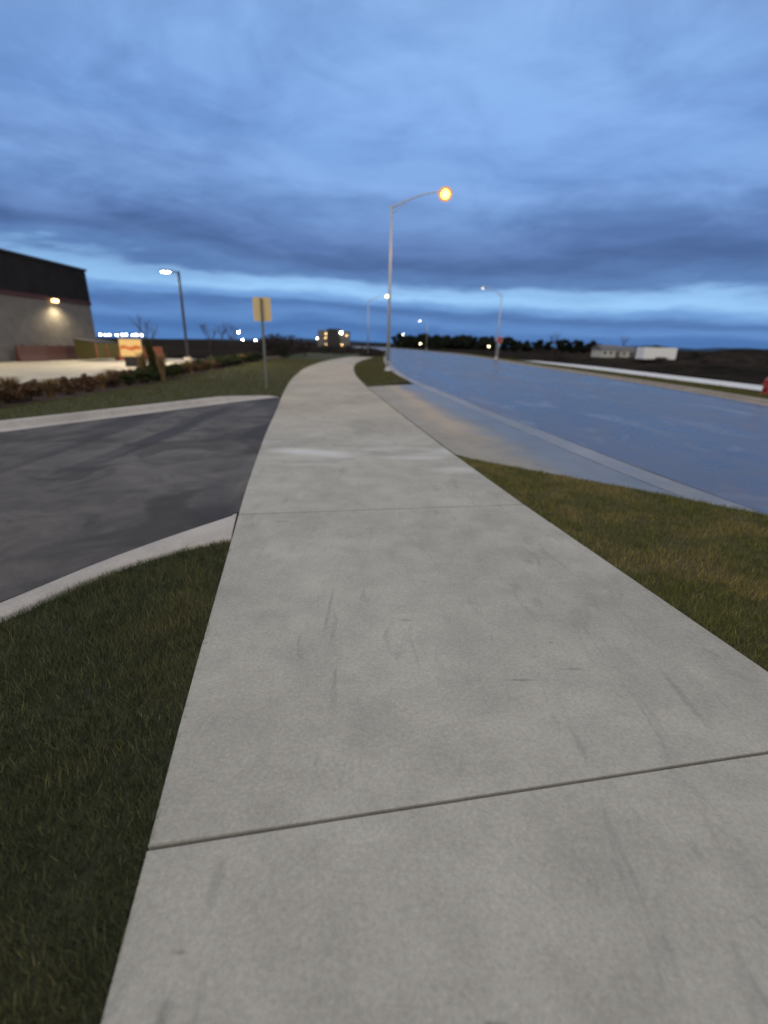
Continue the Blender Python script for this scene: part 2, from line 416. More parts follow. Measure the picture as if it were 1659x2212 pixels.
M['em_sign'] = glow('sign_face_added_glow', (1, .62, .22), .62)  # emission put in for the lot lamps shining on the sign
M['em_band'] = glow('sign_band_added_glow', (1, .22, .04), .38)

# ------------------------------------------------------------------ plan curves (x as a function of y, metres)
def curve(pts, w=1.5):
    pts = sorted(pts); ys = np.array([p[0] for p in pts]); xs = np.array([p[1] for p in pts])
    def f(y):
        y = np.asarray(y, float); ww = np.clip(np.abs(y)*.12, .25, w*3)
        return sum(np.interp(y+o*ww, ys, xs) for o in (-1, -.66, -.33, 0, .33, .66, 1))/7
    return f
walkL = curve([(-6, .62), (-2, -.16), (.69, -.70), (1.15, -.80), (1.9, -.96), (2.8, -1.14), (3.8, -1.34), (4.66, -1.52), (5.71, -1.72), (8.82, -2.28),
               (12.81, -2.92), (16.4, -3.54), (22.65, -4.49), (33.1, -5.62), (46.2, -5.95), (58, -5.2), (70, -3.9), (90, -2.6), (130, -2.6)])
walkR = curve([(-6, 3.80), (-2, 2.98), (1, 2.37), (2.16, 2.15), (3.13, 1.95), (4.98, 1.57), (7.42, 1.12), (10.29, .64), (13.86, .07), (18.86, -.72),
               (27.1, -1.80), (38.3, -2.65), (46, -2.7), (56, -2.2), (68, -1.2), (90, -.8), (130, -1.0)])
ZR = -.12
roadL = curve([(-12, 7.2), (0, 5.3), (5.25, 4.54), (7.12, 4.13), (10.21, 3.68), (13.97, 3.06), (17.4, 2.66), (19.7, 2.36), (24.35, 1.66), (29.2, 1.15),
               (42.6, .50), (62, .25), (80, .35), (110, .5), (139, -.6), (175, -6), (230, -24), (300, -55)])
roadR = curve([(-12, 12.7), (0, 12.9), (10, 13.1), (16.6, 13.4), (22, 13.9), (32.3, 14.15), (49, 14.0), (73, 14.6), (95, 14.6), (118, 12.4), (150, 9.0), (190, 4.5), (213, 1.2), (260, -14), (310, -36)])
def strip(name, fa, fb, ys, za, zb, m, nx=2, parent=None):
    V = []; F = []
    ys = list(ys)
    for y in ys:
        a, b = float(fa(y)), float(fb(y))
        for i in range(nx):
            q = i/(nx-1); V.append((a+(b-a)*q, y, za+(zb-za)*q))
    for j in range(len(ys)-1):
        for i in range(nx-1):
            o = j*nx+i; F.append((o, o+1, o+nx+1, o+nx))
    return link(name, npmesh(name, V, F), m, parent)
def off(f, d): return lambda y: f(y)+d
def yr(a, b, s=.5): return np.linspace(a, b, max(2, int((b-a)/s)+1))
def struct(o): o['kind'] = 'structure'; return o

# ------------------------------------------------------------------ ground, hills
def ground():
    bm = bmesh.new()
    xs = sorted(set(list(np.linspace(-60, 140, 101)) + [-3500, -1500, -700, -350, -200, -120, -85, 160, 200, 300, 500, 900, 1700, 3500]))
    ys = sorted(set(list(np.linspace(-10, 190, 101)) + [-60, -30, 220, 260, 320, 420, 600, 900, 1500, 2500, 4200]))
    V = []; nx = len(xs)
    for y in ys:
        for x in xs:
            z = -.16
            if x > 20:       # rough spoil heaps on the field across the road
                t = min(1, (x-20)/6)*min(1, max(0, (150-x)/40))*min(1, max(0, (170-y)/40))
                z += t*(.22*math.sin(x*.31+y*.07)+.20*math.sin(x*.11-y*.19+1)+.16*math.sin(x*.73+y*.41)-.12)
            if y > 40 and x > 25:   # low bank rising on the right
                a_ = min(1, max(0, (x/y-.60)/.09)); b_ = min(1, max(0, (y-55)/60))*min(1, max(0, (230-y)/60)); c_ = min(1, max(0, (170-x)/40))
                z += 2.1*a_*a_*(3-2*a_)*b_*b_*(3-2*b_)*c_*(1+.12*math.sin(x*.21+1)+.07*math.sin(x*.63))
            V.append((x, y, z))
    F = [(j*nx+i, j*nx+i+1, (j+1)*nx+i+1, (j+1)*nx+i) for j in range(len(ys)-1) for i in range(nx-1)]
    me = npmesh('ground', V, F, smooth=True); o = link('ground', me, M['field']); return struct(o)
ground()
def ridge(name, x0, x1, y, h, seed, n=120):
    r = random.Random(seed); ph = [r.uniform(0, 6) for _ in range(6)]
    V = []; F = []
    for i in range(n+1):
        q = i/n; x = x0+(x1-x0)*q
        hh = h*math.sin(math.pi*q)**.6*(.62+.25*math.sin(q*7+ph[0])+.10*math.sin(q*19+ph[1])+.05*math.sin(q*47+ph[2]))
        for k2, (dy, fz) in enumerate(((-260, 0), (-150, .45), (-60, .85), (0, 1), (120, .8), (300, 0))): V.append((x, y+dy, hh*fz-1))
    for i in range(n):
        for k2 in range(5): a = i*6+k2; F.append((a, a+6, a+7, a+1))
    return struct(link(name, npmesh(name, V, F, smooth=True), M['hill']))
ridge('hills', 1250, 2650, 3000, 44, 3)
ridge('hills', -1500, 200, 3400, 24, 5)

# ------------------------------------------------------------------ sidewalk slabs
def sidewalk():
    m = MB(); 
    ys = [-5.3, -1.93, 1.405, 4.72]
    while ys[-1] < 62: ys.append(ys[-1]+3.25)
    for a, b in zip(ys, ys[1:]):
        g = .0075
        n = 6
        def row(y, k):
            # joints run square to the walk, which heads a little to the left
            dx = (float(walkL(y+.2))-float(walkL(y-.2)))/.4; w_ = float(walkR(y))-float(walkL(y)); o_ = []
            for i in range(5):
                yy = y - dx*(w_*i/4-1.5)*.85; o_.append((float(walkL(yy))+(float(walkR(yy))-float(walkL(yy)))*i/4, yy))
            return o_
        rows = [row(a+g+(b-a-2*g)*i/n, i) for i in range(n+1)]
        poly = [rows[i][0] for i in range(n+1)] + rows[n][1:] + [rows[i][4] for i in range(n-1, -1, -1)] + rows[0][3:0:-1]
        m.prism(poly[::-1], -.10, .012, None, .004 if a < 40 else 0)
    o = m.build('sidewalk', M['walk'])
    return struct(o)
sidewalk()
struct(strip('joint_filler', off(walkL, .02), off(walkR, -.02), yr(-5.8, 62, 1), -.010, -.010, M['joint']))

# ------------------------------------------------------------------ driveway (asphalt) on the left
dd = Vector((-.49, -.872)); dn = Vector((-.872, .49))
A = Vector((-1.50, 4.60)); B = Vector((-3.38, 15.3))
struct(strip('apron_seam', off(walkR, -.01), off(walkR, .07), yr(7.2, 20, .5), -.02, -.02, M['joint']))
def drive():
    pts = [(float(walkL(y)), float(y)) for y in yr(4.5, 15.6, .4)]
    far = [(B.x+dd.x*s + (.0), B.y+dd.y*s) for s in (0, 2, 5, 9, 14, 24, 40)]
    near = [(A.x+dd.x*s, A.y+dd.y*s) for s in (30, 20, 12, 6, 3, 1, 0)]
    m = MB(); m.prism((pts + far + near)[::-1], -.12, .0)
    return struct(m.build('driveway', M['asphalt']))
drive()
def sweep(name, path, prof, m, taper0=None, taper1=None):
    """profile (offset to the right of the path, z) swept along a plan path; heights scaled near the ends"""
    P = [Vector(p) for p in path]; V = []; F = []; kk = len(prof); n = len(P)
    acc = [0]
    for a, b in zip(P, P[1:]): acc.append(acc[-1]+(b-a).length)
    for i, p in enumerate(P):
        t = (P[min(i+1, n-1)]-P[max(i-1, 0)]).normalized(); rt = Vector((t.y, -t.x))
        h = 1
        if taper0: h = min(h, .12+.88*min(1, acc[i]/taper0))
        if taper1: h = min(h, .12+.88*min(1, (acc[-1]-acc[i])/taper1))
        for (o_, z) in prof: V.append((p.x+rt.x*o_, p.y+rt.y*o_, z*h if z > .013 else z))
    for i in range(n-1):
        for j in range(kk-1): a = i*kk+j; F.append((a, a+1, a+kk+1, a+kk))
    return struct(link(name, npmesh(name, V, F), m))
def dense(pts, step=.3):
    out_ = []
    for a, b in zip(pts, pts[1:]):
        a, b = Vector(a), Vector(b); n = max(1, int((b-a).length/step))
        out_ += [a+(b-a)*i/n for i in range(n)]
    return out_ + [Vector(pts[-1])]
def smooth(P, it=6):
    P = [Vector(p) for p in P]
    for _ in range(it):
        P = [P[0]] + [(P[i-1]+P[i]*2+P[i+1])/4 for i in range(1, len(P)-1)] + [P[-1]]
    return P
# near kerb: from the walk down and to the left (profile runs from asphalt outwards to the grass)
k_in = [(-1.50, 4.56), (-1.67, 4.29), (-1.86, 3.98), (-2.07, 3.62), (-2.27, 3.24), (-2.53, 2.68), (-2.97, 1.86), (-3.45, 1.0), (-5.05, -1.9), (-8.85, -8.75)]
k_out = [(-1.34, 3.84), (-1.50, 3.75), (-1.72, 3.58), (-1.95, 3.33), (-2.12, 3.06), (-2.37, 2.52), (-2.79, 1.72), (-3.25, .87), (-4.84, -2.03), (-8.62, -8.87)]
def resample(P, n=8):
    P = [Vector(p) for p in P]; o_ = []
    for i in range(len(P)-1):
        p0, p1, p2, p3 = P[max(i-1, 0)], P[i], P[i+1], P[min(i+2, len(P)-1)]
        for j in range(n):
            q = j/n; o_.append(.5*((2*p1)+(p2-p0)*q+(2*p0-5*p1+4*p2-p3)*q*q+(3*p1-p0-3*p2+p3)*q**3))
    return o_+[P[-1]]
k_in, k_out = resample(k_in), resample(k_out)
def near_kerb():
    V = []; F = []
    for i, (a_, b_) in enumerate(zip(k_in, k_out)):
        q = min(1, i/34); h = .012+.010*(q*q*(3-2*q)); u = (b_-a_)
        sh = Vector((-.018, 0)) if i < 3 else Vector((0, 0)); a_ = a_+sh; b_ = b_+sh
        for (w_, z) in ((0, -.01), (.03, h-.012), (.09, h), (.9, h+.002), (.98, h-.01), (1.0, -.1)): V.append((a_.x+u.x*w_, a_.y+u.y*w_, z))
    for i in range(len(k_in)-1):
        for j in range(5): a_ = i*6+j; F.append((a_, a_+6, a_+7, a_+1))
    return struct(link('near_kerb', npmesh('near_kerb', V, F, smooth=False), M['kerb']))
near_kerb()
farp = smooth(dense([(-3.40, 15.25), (-3.95, 14.45), (-5.08, 12.3), (-6.21, 10.1), (-7.0, 8.6), (-10, 3.2), (-16, -7.5)]), 8)
sweep('far_kerb', farp, [(0, .004), (.30, .006), (.33, .035), (.36, .115), (.40, .13), (.54, .13), (.57, .11), (.58, -.1)], M['kerb'], 1.8, None)

# ------------------------------------------------------------------ apron, gutters, road and kerbs
def apron():
    V = []; F = []; ys = yr(5.0, 23.4, .25)
    rows = []
    for y in ys:
        a = float(walkR(y))+.035
        # near edge runs along the flare from the walk to the road; far edge likewise
        if y < 7.45: a = 1.12 + (7.45-y)*(4.22-1.12)/(7.45-4.85)
        if y > 19.6: a = float(walkR(19.6)) + (y-19.6)*(1.62+.72)/(23.4-19.6)
        b = float(roadL(y))-.55
        b = max(b, a+.01); rows.append((a, b, y))
    nx = 9
    for a, b, y in rows:
        wf = float(walkR(y)); 
        for i in range(nx):
            x = a+(b-a)*i/(nx-1)
            q = min(1, max(0, (x-wf)/(float(roadL(y))-.55-wf)))
            V.append((x, y, .004-.115*(q**1.3)))
    for j in range(len(rows)-1):
        for i in range(nx-1): o = j*nx+i; F.append((o, o+1, o+nx+1, o+nx))
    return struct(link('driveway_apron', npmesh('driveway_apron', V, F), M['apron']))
apron()
struct(strip('road', off(roadL, .0), roadR, yr(-10, 300, 2), ZR, ZR, M['road'], 3))
struct(strip('road_seam', off(roadL, -.09), off(roadL, .05), yr(-10, 60, 1), ZR-.004, ZR-.004, M['joint']))
struct(strip('gutter', off(roadL, -.53), off(roadL, -.05), yr(-10, 300, 1), ZR+.006, ZR+.010, M['gutter']))
struct(strip('gutter', off(roadR, .012), off(roadR, .5), yr(-10, 290, 2), ZR+.010, ZR+.006, M['farkerb']))
def kerbline(name, f, o0, o1, ys, m):
    V = []; F = []
    prof = [(o0, ZR-.02), (o0+(o1-o0)*.15, .0), (o0+(o1-o0)*.3, .02), (o1, .022), (o1, -.14)]
    ys = list(ys)
    for j, y in enumerate(ys):
        e = min(1, min(j, len(ys)-1-j)/3+.15)
        for (o_, z) in prof: V.append((float(f(y))+o_, y, z if z < -.1 else (ZR+.02)+(z-ZR-.02)*e))
    for j in range(len(ys)-1):
        for i in range(4): a = j*5+i; F.append((a, a+1, a+6, a+5))
    return struct(link(name, npmesh(name, V, F), m))
kerbline('road_kerb', roadL, -.56, -.74, yr(24.2, 280, .8), M['kerb'])
kerbline('road_kerb', roadL, -.56, -.74, yr(-10, 3.6, .4), M['kerb'])
kerbline('road_kerb', roadR, .5, .70, yr(-10, 280, 1), M['farkerb'])

# ------------------------------------------------------------------ lawns
def polyobj(name, pts, z0, z1, m):
    mm = MB(); mm.prism(pts, z0, z1); return struct(mm.build(name, m))
def area(pts):
    return sum(a[0]*b[1]-b[0]*a[1] for a, b in zip(pts, pts[1:]+pts[:1]))/2
def ccw(p): return p if area(p) > 0 else p[::-1]
lawn_near_left = [(float(walkL(y)), float(y)) for y in yr(-5.4, 3.84, .3)] + [(p.x+.01, p.y) for p in k_out]
lawn_near_left = ccw(lawn_near_left)
polyobj('lawn_soil', lawn_near_left, -.12, -.012, M['soil'])
lawn_right = ccw([(float(walkR(y))+.01, float(y)) for y in yr(-5.4, 7.42, .3)] + [(2.14, 6.62), (3.12, 5.86), (4.20, 4.88)] + [(float(roadL(y))-.74, float(y)) for y in yr(-5.4, 3.6, .5)][::-1])
polyobj('lawn_soil', lawn_right, -.12, -.008, M['soil_r'])
fo = []
for i, p in enumerate(farp):
    t = (farp[min(i+1, len(farp)-1)]-farp[max(i-1, 0)]).normalized(); fo.append((p.x+t.y*.575, p.y-t.x*.575))
HB = [(-12.6, 2), (-9.7, 9.5), (-9.5, 11.65), (-9.2, 12.87), (-9.1, 17.7), (-9.6, 24.2), (-11.2, 42.9), (-12, 60), (-14, 80)]
hedge_x = curve([(p[1], p[0]) for p in HB])
lawn_far_left = ccw([(float(walkL(y))-.01, float(y)) for y in yr(15.7, 80, 1.)] + [(float(hedge_x(y)), float(y)) for y in yr(3.0, 80, 1.)][::-1] + [q for q in fo if q[1] > 3][::-1])
polyobj('lawn_soil', lawn_far_left, -.12, -.004, M['grass_mid'])
island = ccw([(float(walkR(y))+.01, float(y)) for y in yr(19.7, 128, 1.)] + [(float(roadL(y))-.74, float(y)) for y in yr(23.5, 128, 1.)][::-1])
polyobj('lawn_soil', island, -.12, -.008, M['grass_mid'])
verge = ccw([(float(roadR(y))+.70, float(y)) for y in yr(-8, 120, 2)] + [(17.05, 120), (17.05, -8)])
polyobj('lawn_soil', verge, -.12, .0, M['grass_far'])
struct(strip('far_sidewalk', curve([(-8, 17.0), (20, 17.0), (40, 17.3), (55, 17.0), (62, 15.9)]), curve([(-8, 19.6), (25, 19.7), (48, 20.2), (62, 18.6)]), yr(-8, 62, 1), .02, .02, M['farwalk']))
# planting bed and lot
bed = ccw([(float(hedge_x(y)), float(y)) for y in yr(2, 60, 2)] + [(float(hedge_x(y))-1.8, float(y)) for y in yr(2, 60, 2)][::-1])
polyobj('mulch_bed', bed, -.12, .012, M['mulch'])
lotp = ccw([(float(hedge_x(y))-1.8, float(y)) for y in yr(2, 43.5, 2)] + [(-42, 43.5), (-42, 52), (-26, 52), (-26, 2)][0:0] + [(-24.9, 43.5), (-24.9, 2)])
polyobj('parking_lot', lotp, -.12, .02, M['lot'])
struct(strip('lot_edging', off(hedge_x, -1.82), off(hedge_x, -1.68), yr(2, 43.5, 1), .11, .11, M['lot']))

def inside(px, py, poly):
    r = np.zeros(len(px), bool); n = len(poly)
    for i in range(n):
        x1, y1 = poly[i]; x2, y2 = poly[(i+1) % n]
        if y1 == y2: continue
        c = ((y1 > py) != (y2 > py)) & (px < (x2-x1)*(py-y1)/(y2-y1)+x1); r ^= c
    return r
def blades(name, poly, bands, h, wdt, m, label, z=0.):
    Vs = []; Rn = []
    for (y0, y1, x0, x1, dens, sc) in bands:
        n = int((y1-y0)*(x1-x0)*dens)
        x = rs.uniform(x0, x1, n); y = rs.uniform(y0, y1, n); k_ = inside(x, y, poly); x, y = x[k_], y[k_]; n = len(x)
        clump = .5+.5*np.sin(x*7.1+np.sin(y*5.3)*1.7)*np.sin(y*6.3+np.sin(x*4.1)*2)
        hh = h*sc*(.35+.75*rs.rand(n)+.6*(rs.rand(n) > .985))*(.55+.7*clump); a = rs.uniform(0, 2*np.pi, n); ww = wdt*sc*(.6+.8*rs.rand(n))
        b = rs.uniform(0, 2*np.pi, n)+0; ln = hh*rs.uniform(.2, 1.0, n)
        ux, uy = np.cos(a)*ww/2, np.sin(a)*ww/2
        v = np.empty((n, 3, 3)); v[:, 0] = np.stack([x-ux, y-uy, np.full(n, z-.015)], 1); v[:, 1] = np.stack([x+ux, y+uy, np.full(n, z-.015)], 1)
        v[:, 2] = np.stack([x+np.cos(b)*ln, y+np.sin(b)*ln, z+hh], 1)
        Vs.append(v.reshape(-1, 3)); Rn.append(np.repeat(rs.rand(n)**1.5, 3))
    V = np.concatenate(Vs); F = np.arange(len(V)).reshape(-1, 3)
    o = link(name, npmesh(name, V, F, np.concatenate(Rn)), m)
    return tag(o, label, 'grass', kind='stuff')
blades('lawn_grass', lawn_near_left, [(-.2, 1.6, -2.6, .2, 20000, .72), (1.6, 4.3, -3.2, -.8, 13000, .85), (-5, 2.2, -6, -2.2, 900, 1.3)], .055, .0050, M['grass_dark'],
       'dark short green grass left of the pavement, in front of the driveway kerb')
blades('lawn_grass', lawn_right, [(-1, 3.4, 1.4, 5.2, 12000, .8), (3.4, 7.6, .9, 4.8, 8000, .85)], .055, .0055, M['grass_right'],
       'patchy green and brown grass between the pavement and the blue wet road')
blades('lawn_grass', lawn_far_left, [(8, 22, -11, -3, 420, 1.5), (22, 50, -12, -4, 120, 2.4)], .05, .008, M['grass_mid'],
       'olive grass beyond the driveway around the tan sign post')
blades('lawn_grass', island, [(19.6, 40, -3.2, 1.6, 500, 1.5), (40, 90, -5, .6, 120, 2.4)], .055, .008, M['grass_mid'],
       'grass island between the bending pavement and the road, around the big street lamp')
blades('lawn_grass', verge, [(10, 60, 13.8, 17.1, 260, 1.7), (60, 110, 13, 17.1, 80, 2.6)], .055, .010, M['grass_far'],
       'green verge strip between the far kerb and the pale far pavement')

# ------------------------------------------------------------------ street lamps
def cobra_lamp(label, loc, side, H=9.25, reach=2.9, em='em_sodium', rz=0, watts=0, col=(1, .66, .3), lens_r=(.17, .30), group=None, glowsize=1.):
    t = empty('street_lamp', loc, rz); tag(t, label, 'street lamp', group or 'street lamps along the road')
    s = side
    b = MB(); b.tube([(0, 0, -.1), (0, 0, .16)], .21, 14); b.tube([(0, 0, .16), (0, 0, .30)], [.17, .13], 14)
    for a in range(4): b.tube([(.16*math.cos(a*1.571+.78), .16*math.sin(a*1.571+.78), .1), (.16*math.cos(a*1.571+.78), .16*math.sin(a*1.571+.78), .24)], .018, 6)
    b.build('base', M['galv'], t)
    p = MB(); p.tube([(0, 0, .2), (0, 0, H)], [.105, .062], 14); p.ball((0, 0, H+.02), .07, (1, 1, .6)); p.build('pole', M['galv'], t)
    dr = MB(); dr.box((0, -.105, .55), (.09, .02, .22), 0, .008); dr.build('access_cover', M['galv'], t)
    pts = [(s*reach*q, 0, H-.12 + .85*(1-(1-q)**1.7)) for q in [i/9 for i in range(10)]]
    a = MB(); a.tube(pts, [.045-.012*i/9 for i in range(10)], 10); a.tube([(s*.02, 0, H-.42), (s*reach*.32, 0, H+.18)], .018, 8); a.build('arm', M['galv'], t)
    hx = s*(reach+.32); hz = H-.12+.86
    hd = MB(); hd.ball((hx, 0, hz+.03), .5, (.78, .30, .20), 3); hd.tube([(s*(reach-.05), 0, hz-.0), (s*(reach+.2), 0, hz+.02)], .05, 10)
    h = hd.build('lamp_head', M['galv'], t)
    ln = MB(); ln.ball((hx+s*(.0 if em == 'em_sodium' else .04), 0, hz-(.10 if em == 'em_sodium' else .05)), .5, (.80, .80, .72) if em == 'em_sodium' else (lens_r[1]*2*glowsize/1.2, lens_r[0]*2*glowsize, .30*glowsize), 3); lens_ = ln.build('lens', M['em_amber' if em == 'em_sodium' else em], h)
    if em == 'em_sodium':
        bl = MB(); bl.ball((hx, 0, hz-.10), .25, (1.0, 1.0, .95), 3); bl.build('bulb', M[em], h)
    if watts:
        l = bpy.data.lights.new('lamp_light', 'SPOT'); l.energy = watts; l.color = col; l.spot_size = R(150); l.spot_blend = .8; l.shadow_soft_size = .2
        lo = bpy.data.objects.new('lamp_light', l); COL.objects.link(lo); lo.parent = t; lo.location = (hx, 0, hz-.28)
    return t
cobra_lamp('tall grey street lamp with glowing orange head, on the grass island beside the pavement bend', (.04, 31.6, 0), 1, 9.2, 2.75, 'em_sodium', 0, 1500, (1, .60, .28), glowsize=1.35)
cobra_lamp('street lamp farther up the left kerb, its warm head shining beside the nearest lamp pole', (-3.5, 88, 0), 1, 8.6, 2.85, 'em_warm', 0, 0, glowsize=1.35)
cobra_lamp('slim street lamp with a small white head, on the verge across the road', (14.45, 66, 0), -1, 7.9, 2.1, 'em_dimwhite', R(-4), 0, glowsize=.5)
cobra_lamp('far street lamp with a tiny white head high over the long tree belt', (13.2, 170, 0), -1, 8.4, 2.3, 'em_white', 0, 0, glowsize=.8)
cobra_lamp('distant street lamp whose bright warm head just tops the dark tree line', (7.8, 330, -.1), 1, 7.0, 1.7, 'em_far', 0, 0, glowsize=1.3)

# parking lot lamp on the left
t = empty('parking_lot_lamp', (-13.25, 32.7, 0)); tag(t, 'dark slim parking lot lamp with a flat pale lit head, behind the hedge', 'street lamp')
m = MB(); m.tube([(0, 0, -.1), (0, 0, .55)], .24, 14); m.build('footing', M['farkerb'], t)
m = MB(); m.box((0, 0, 3.1), (.13, .13, 5.1), 0, .012); m.build('pole', M['darkpole'], t)
m = MB(); m.box((-.28, 0, 5.62), (.55, .07, .07)); m.build('arm', M['darkpole'], t)
m = MB(); m.box((-.78, 0, 5.68), (.62, .36, .10), 0, .02); h = m.build('lamp_head', M['darkpole'], t)
m = MB(); m.box((-.78, 0, 5.605), (.52, .28, .05), 0, .01); m.build('lens', M['em_white'], h)
l = bpy.data.lights.new('lamp_light', 'SPOT'); l.energy = 3200; l.color = (1, .84, .58); l.spot_size = R(150); l.spot_blend = .7; l.shadow_soft_size = .2
lo = bpy.data.objects.new('lamp_light', l); COL.objects.link(lo); lo.parent = t; lo.location = (-.78, 0, 5.5)

# ------------------------------------------------------------------ far lamps
def small_lamp(label, x, y, z, em, size=.35, group=None):
    t = empty('distant_lamp', (x, y, -.1)); tag(t, label, 'lamp', group)
    m = MB(); m.tube([(0, 0, 0), (0, 0, z)], [.09, .06], 6); m.build('pole', M['darkpole'], t)
    m = MB(); m.box((0, 0, z+.22), (size*1.5, size*1.5, .12)); h = m.build('lamp_head', M['darkpole'], t)
    m = MB(); m.ball((0, 0, z), size, (1, 1, .6), 1); m.build('lens', M[em], h)
    return t
rowlab = ['leftmost of the white lot lamps, next to the corner of the dark building', 'second of the white lot lamps right of the dark building',
 'third of the white lot lamps, close beside the second', 'fourth of the white lot lamps, alone in a small gap', 'white lot lamp just above the left end of the lit yellow sign',
 'white lot lamp above the middle left of the lit yellow sign', 'white lot lamp above the middle right of the lit yellow sign', 'white lot lamp above the right end of the lit yellow sign',
 'rightmost white lot lamp, against the bare young tree']
for (x, z), lb in zip([(-149.8, 3.0), (-147.1, 2.9), (-145.2, 2.95), (-141.3, 2.9), (-138.4, 3.1), (-136.4, 3.1), (-132.6, 3.1), (-131.0, 3.2), (-128.2, 3.2)], rowlab):
    small_lamp(lb, x, 260, z, 'em_far', .42, 'row of white lamps on the far lot')
for x, y, z, em, s, lb in [
    (-65.7, 220, 5.1, 'em_far', .42, 'bright white lamp standing highest between the lot lamp pole and the tan sign'),
    (-64.1, 220, 2.0, 'em_far', .26, 'low white lamp just under the brightest one left of the tan sign'),
    (-58.4, 220, 1.9, 'em_far', .26, 'low white lamp close to the left of the tan sign post'),
    (-40.4, 220, 2.7, 'em_far', .24, 'small lamp over the dark bushes right of the tan sign post'),
    (-30.9, 220, 3.3, 'em_farwarm', .30, 'lamp just left of the far dark block'),
    (5.2, 230, 2.6, 'em_farwarm', .40, 'low warm lamp right beside the tall lamp pole, at the road end'),
    (17.6, 230, 2.9, 'em_farwarm', .38, 'warm lamp in front of the long tree belt, the farther right of two'),
    (15.0, 230, 2.0, 'em_farwarm', .26, 'faint warm lamp in front of the long tree belt, the lower of two'),
    (36.5, 180, 1.6, 'em_farwarm', .2, 'tiny low lamp left of the red octagonal sign')]:
    small_lamp(lb, x, y, z, em, s)

# ------------------------------------------------------------------ tan sign on its post
t = empty('road_sign', (-4.46, 17.9, 0)); tag(t, 'tan plate of a road sign on a thin grey post at the driveway corner', 'sign')
m = MB(); m.box((0, 0, 1.5), (.075, .045, 3.16)); m.box((0.028, -.030, 1.5), (.020, .03, 3.16)); m.box((-.028, -.030, 1.5), (.020, .03, 3.16)); m.build('post', M['signpost'], t)
def rrect(w_, h_, r, n=5, cx=0, cy=0):
    pts = []
    for (sx, sy, a0) in ((1, 1, 0), (-1, 1, 90), (-1, -1, 180), (1, -1, 270)):
        for i in range(n+1):
            a = R(a0+90*i/n); pts.append((cx+sx*(w_/2-r)+r*math.cos(a), cy+sy*(h_/2-r)+r*math.sin(a)))
    return pts
MX = Matrix.Translation((0.0, .04, 2.72)) @ Matrix.Rotation(R(90), 4, 'X')
m = MB(); m.prism(rrect(.63, .78, .07), -.004, .004, MX); s = m.build('sign_plate', M['signback'], t)
for z in (2.45, 2.98):
    m = MB(); m.tube([(0, -.06, z), (0, .03, z)], .014, 8); m.build('bolt', M['signpost'], s)

# ------------------------------------------------------------------ lit sign on the lot
t = empty('lit_sign', (-15.56, 30, 0), R(8)); tag(t, 'low lamp-lit cream sign with an orange band, on the lot edge', 'sign')
m = MB(); m.box((0, .05, .28), (.9, .2, .56), 0, .02); m.build('base', M['black'], t)
m = MB(); m.box((0, .06, 1.10), (1.32, .18, 1.06), 0, .05); fr = m.build('cabinet', M['black'], t)
m = MB(); m.box((0, -.045, 1.10), (1.24, .03, .98), 0, .04); m.build('lit_face', M['em_sign'], fr)  # face glow stands in for lot lamp light on the panel
def band():
    top = [(-.58+1.16*i/16, .10+.05*math.sin(i*.62)) for i in range(17)]; bot = [(x, y-.20-.03*math.sin(x*7)) for x, y in top][::-1]
    mm = MB(); mm.prism(ccw(top+bot), -.006, .006, Matrix.Translation((0, -.068, 1.10)) @ Matrix.Rotation(R(90), 4, 'X')); return mm
band().build('orange_band', M['em_band'], fr)

# ------------------------------------------------------------------ dark building on the left
t = empty('store_building', (-25.2, 43, 0)); tag(t, 'big box building with dark upper siding over a grey block wall', 'building')
m = MB(); m.box((-17.5, -19, 2.05), (35, 38, 4.3)); m.build('block_wall', M['block'], t)
m = MB(); m.box((-17.5, -19, 4.30), (35.14, 38.14, .30)); m.build('red_band', M['redband'], t)
m = MB(); m.box((-17.5, -19, 5.60), (35.06, 38.06, 2.36)); m.build('upper_siding', M['siding'], t)
m = MB(); m.box((-17.5, -19, 6.85), (35.3, 38.3, .14), 0, .02); m.build('parapet_cap', M['cap'], t)
def wall_pack(y):
    m = MB(); m.box((.16, y, 4.28), (.22, .44, .26), 0, .03); h = m.build('wall_lamp', M['black'], t)
    m = MB(); m.box((.22, y, 4.16), (.20, .52, .20), 0, .03); m.build('lens', M['em_warm'], h)
    l = bpy.data.lights.new('lamp_light', 'SPOT'); l.energy = 520; l.color = (1, .80, .48); l.spot_size = R(165); l.spot_blend = .6; l.shadow_soft_size = .15
    lo = bpy.data.objects.new('lamp_light', l); COL.objects.link(lo); lo.parent = t; lo.location = (.62, y, 4.0)
    lo.rotation_euler = (0, R(-14), 0)
for y in (-4.8, -16.5, -28): wall_pack(y)

def barrier(x, y, rz, mt, label):
    t = empty('plastic_barrier', (x, y, .02), rz); tag(t, label, 'barrier', 'plastic barriers in front of the building')
    m = MB(); m.prism([(-.28, 0), (.28, 0), (.26, .12), (.12, .42), (.09, 1.0), (-.09, 1.0), (-.12, .42), (-.26, .12)], -.95, .95,
                      Matrix.Rotation(R(90), 4, 'Y') @ Matrix.Rotation(R(90), 4, 'Z'), .02)
    m.build('body', mt, t)
    for q in (-.5, .5): m = MB(); m.tube([(q, 0, 1.0), (q, 0, 1.06)], .06, 8); m.build('filler_cap', M['black'], t)
for x, y, c, lb in [(-24.3, 33.6, 'red', 'red plastic barrier at the left of the row along the grey wall'), (-24.2, 35.8, 'red', 'red plastic barrier near the middle of the row along the grey wall'),
                    (-23.9, 37.9, 'red', 'red plastic barrier tight against the left of the olive dumpster'), (-20.4, 38.6, 'orange', 'orange plastic barrier to the right of the olive dumpster'),
                    (-19.3, 40.6, 'orange', 'orange plastic barrier at the right end of the row, past the building corner')]:
    barrier(x, y, R(70), M[c], lb)
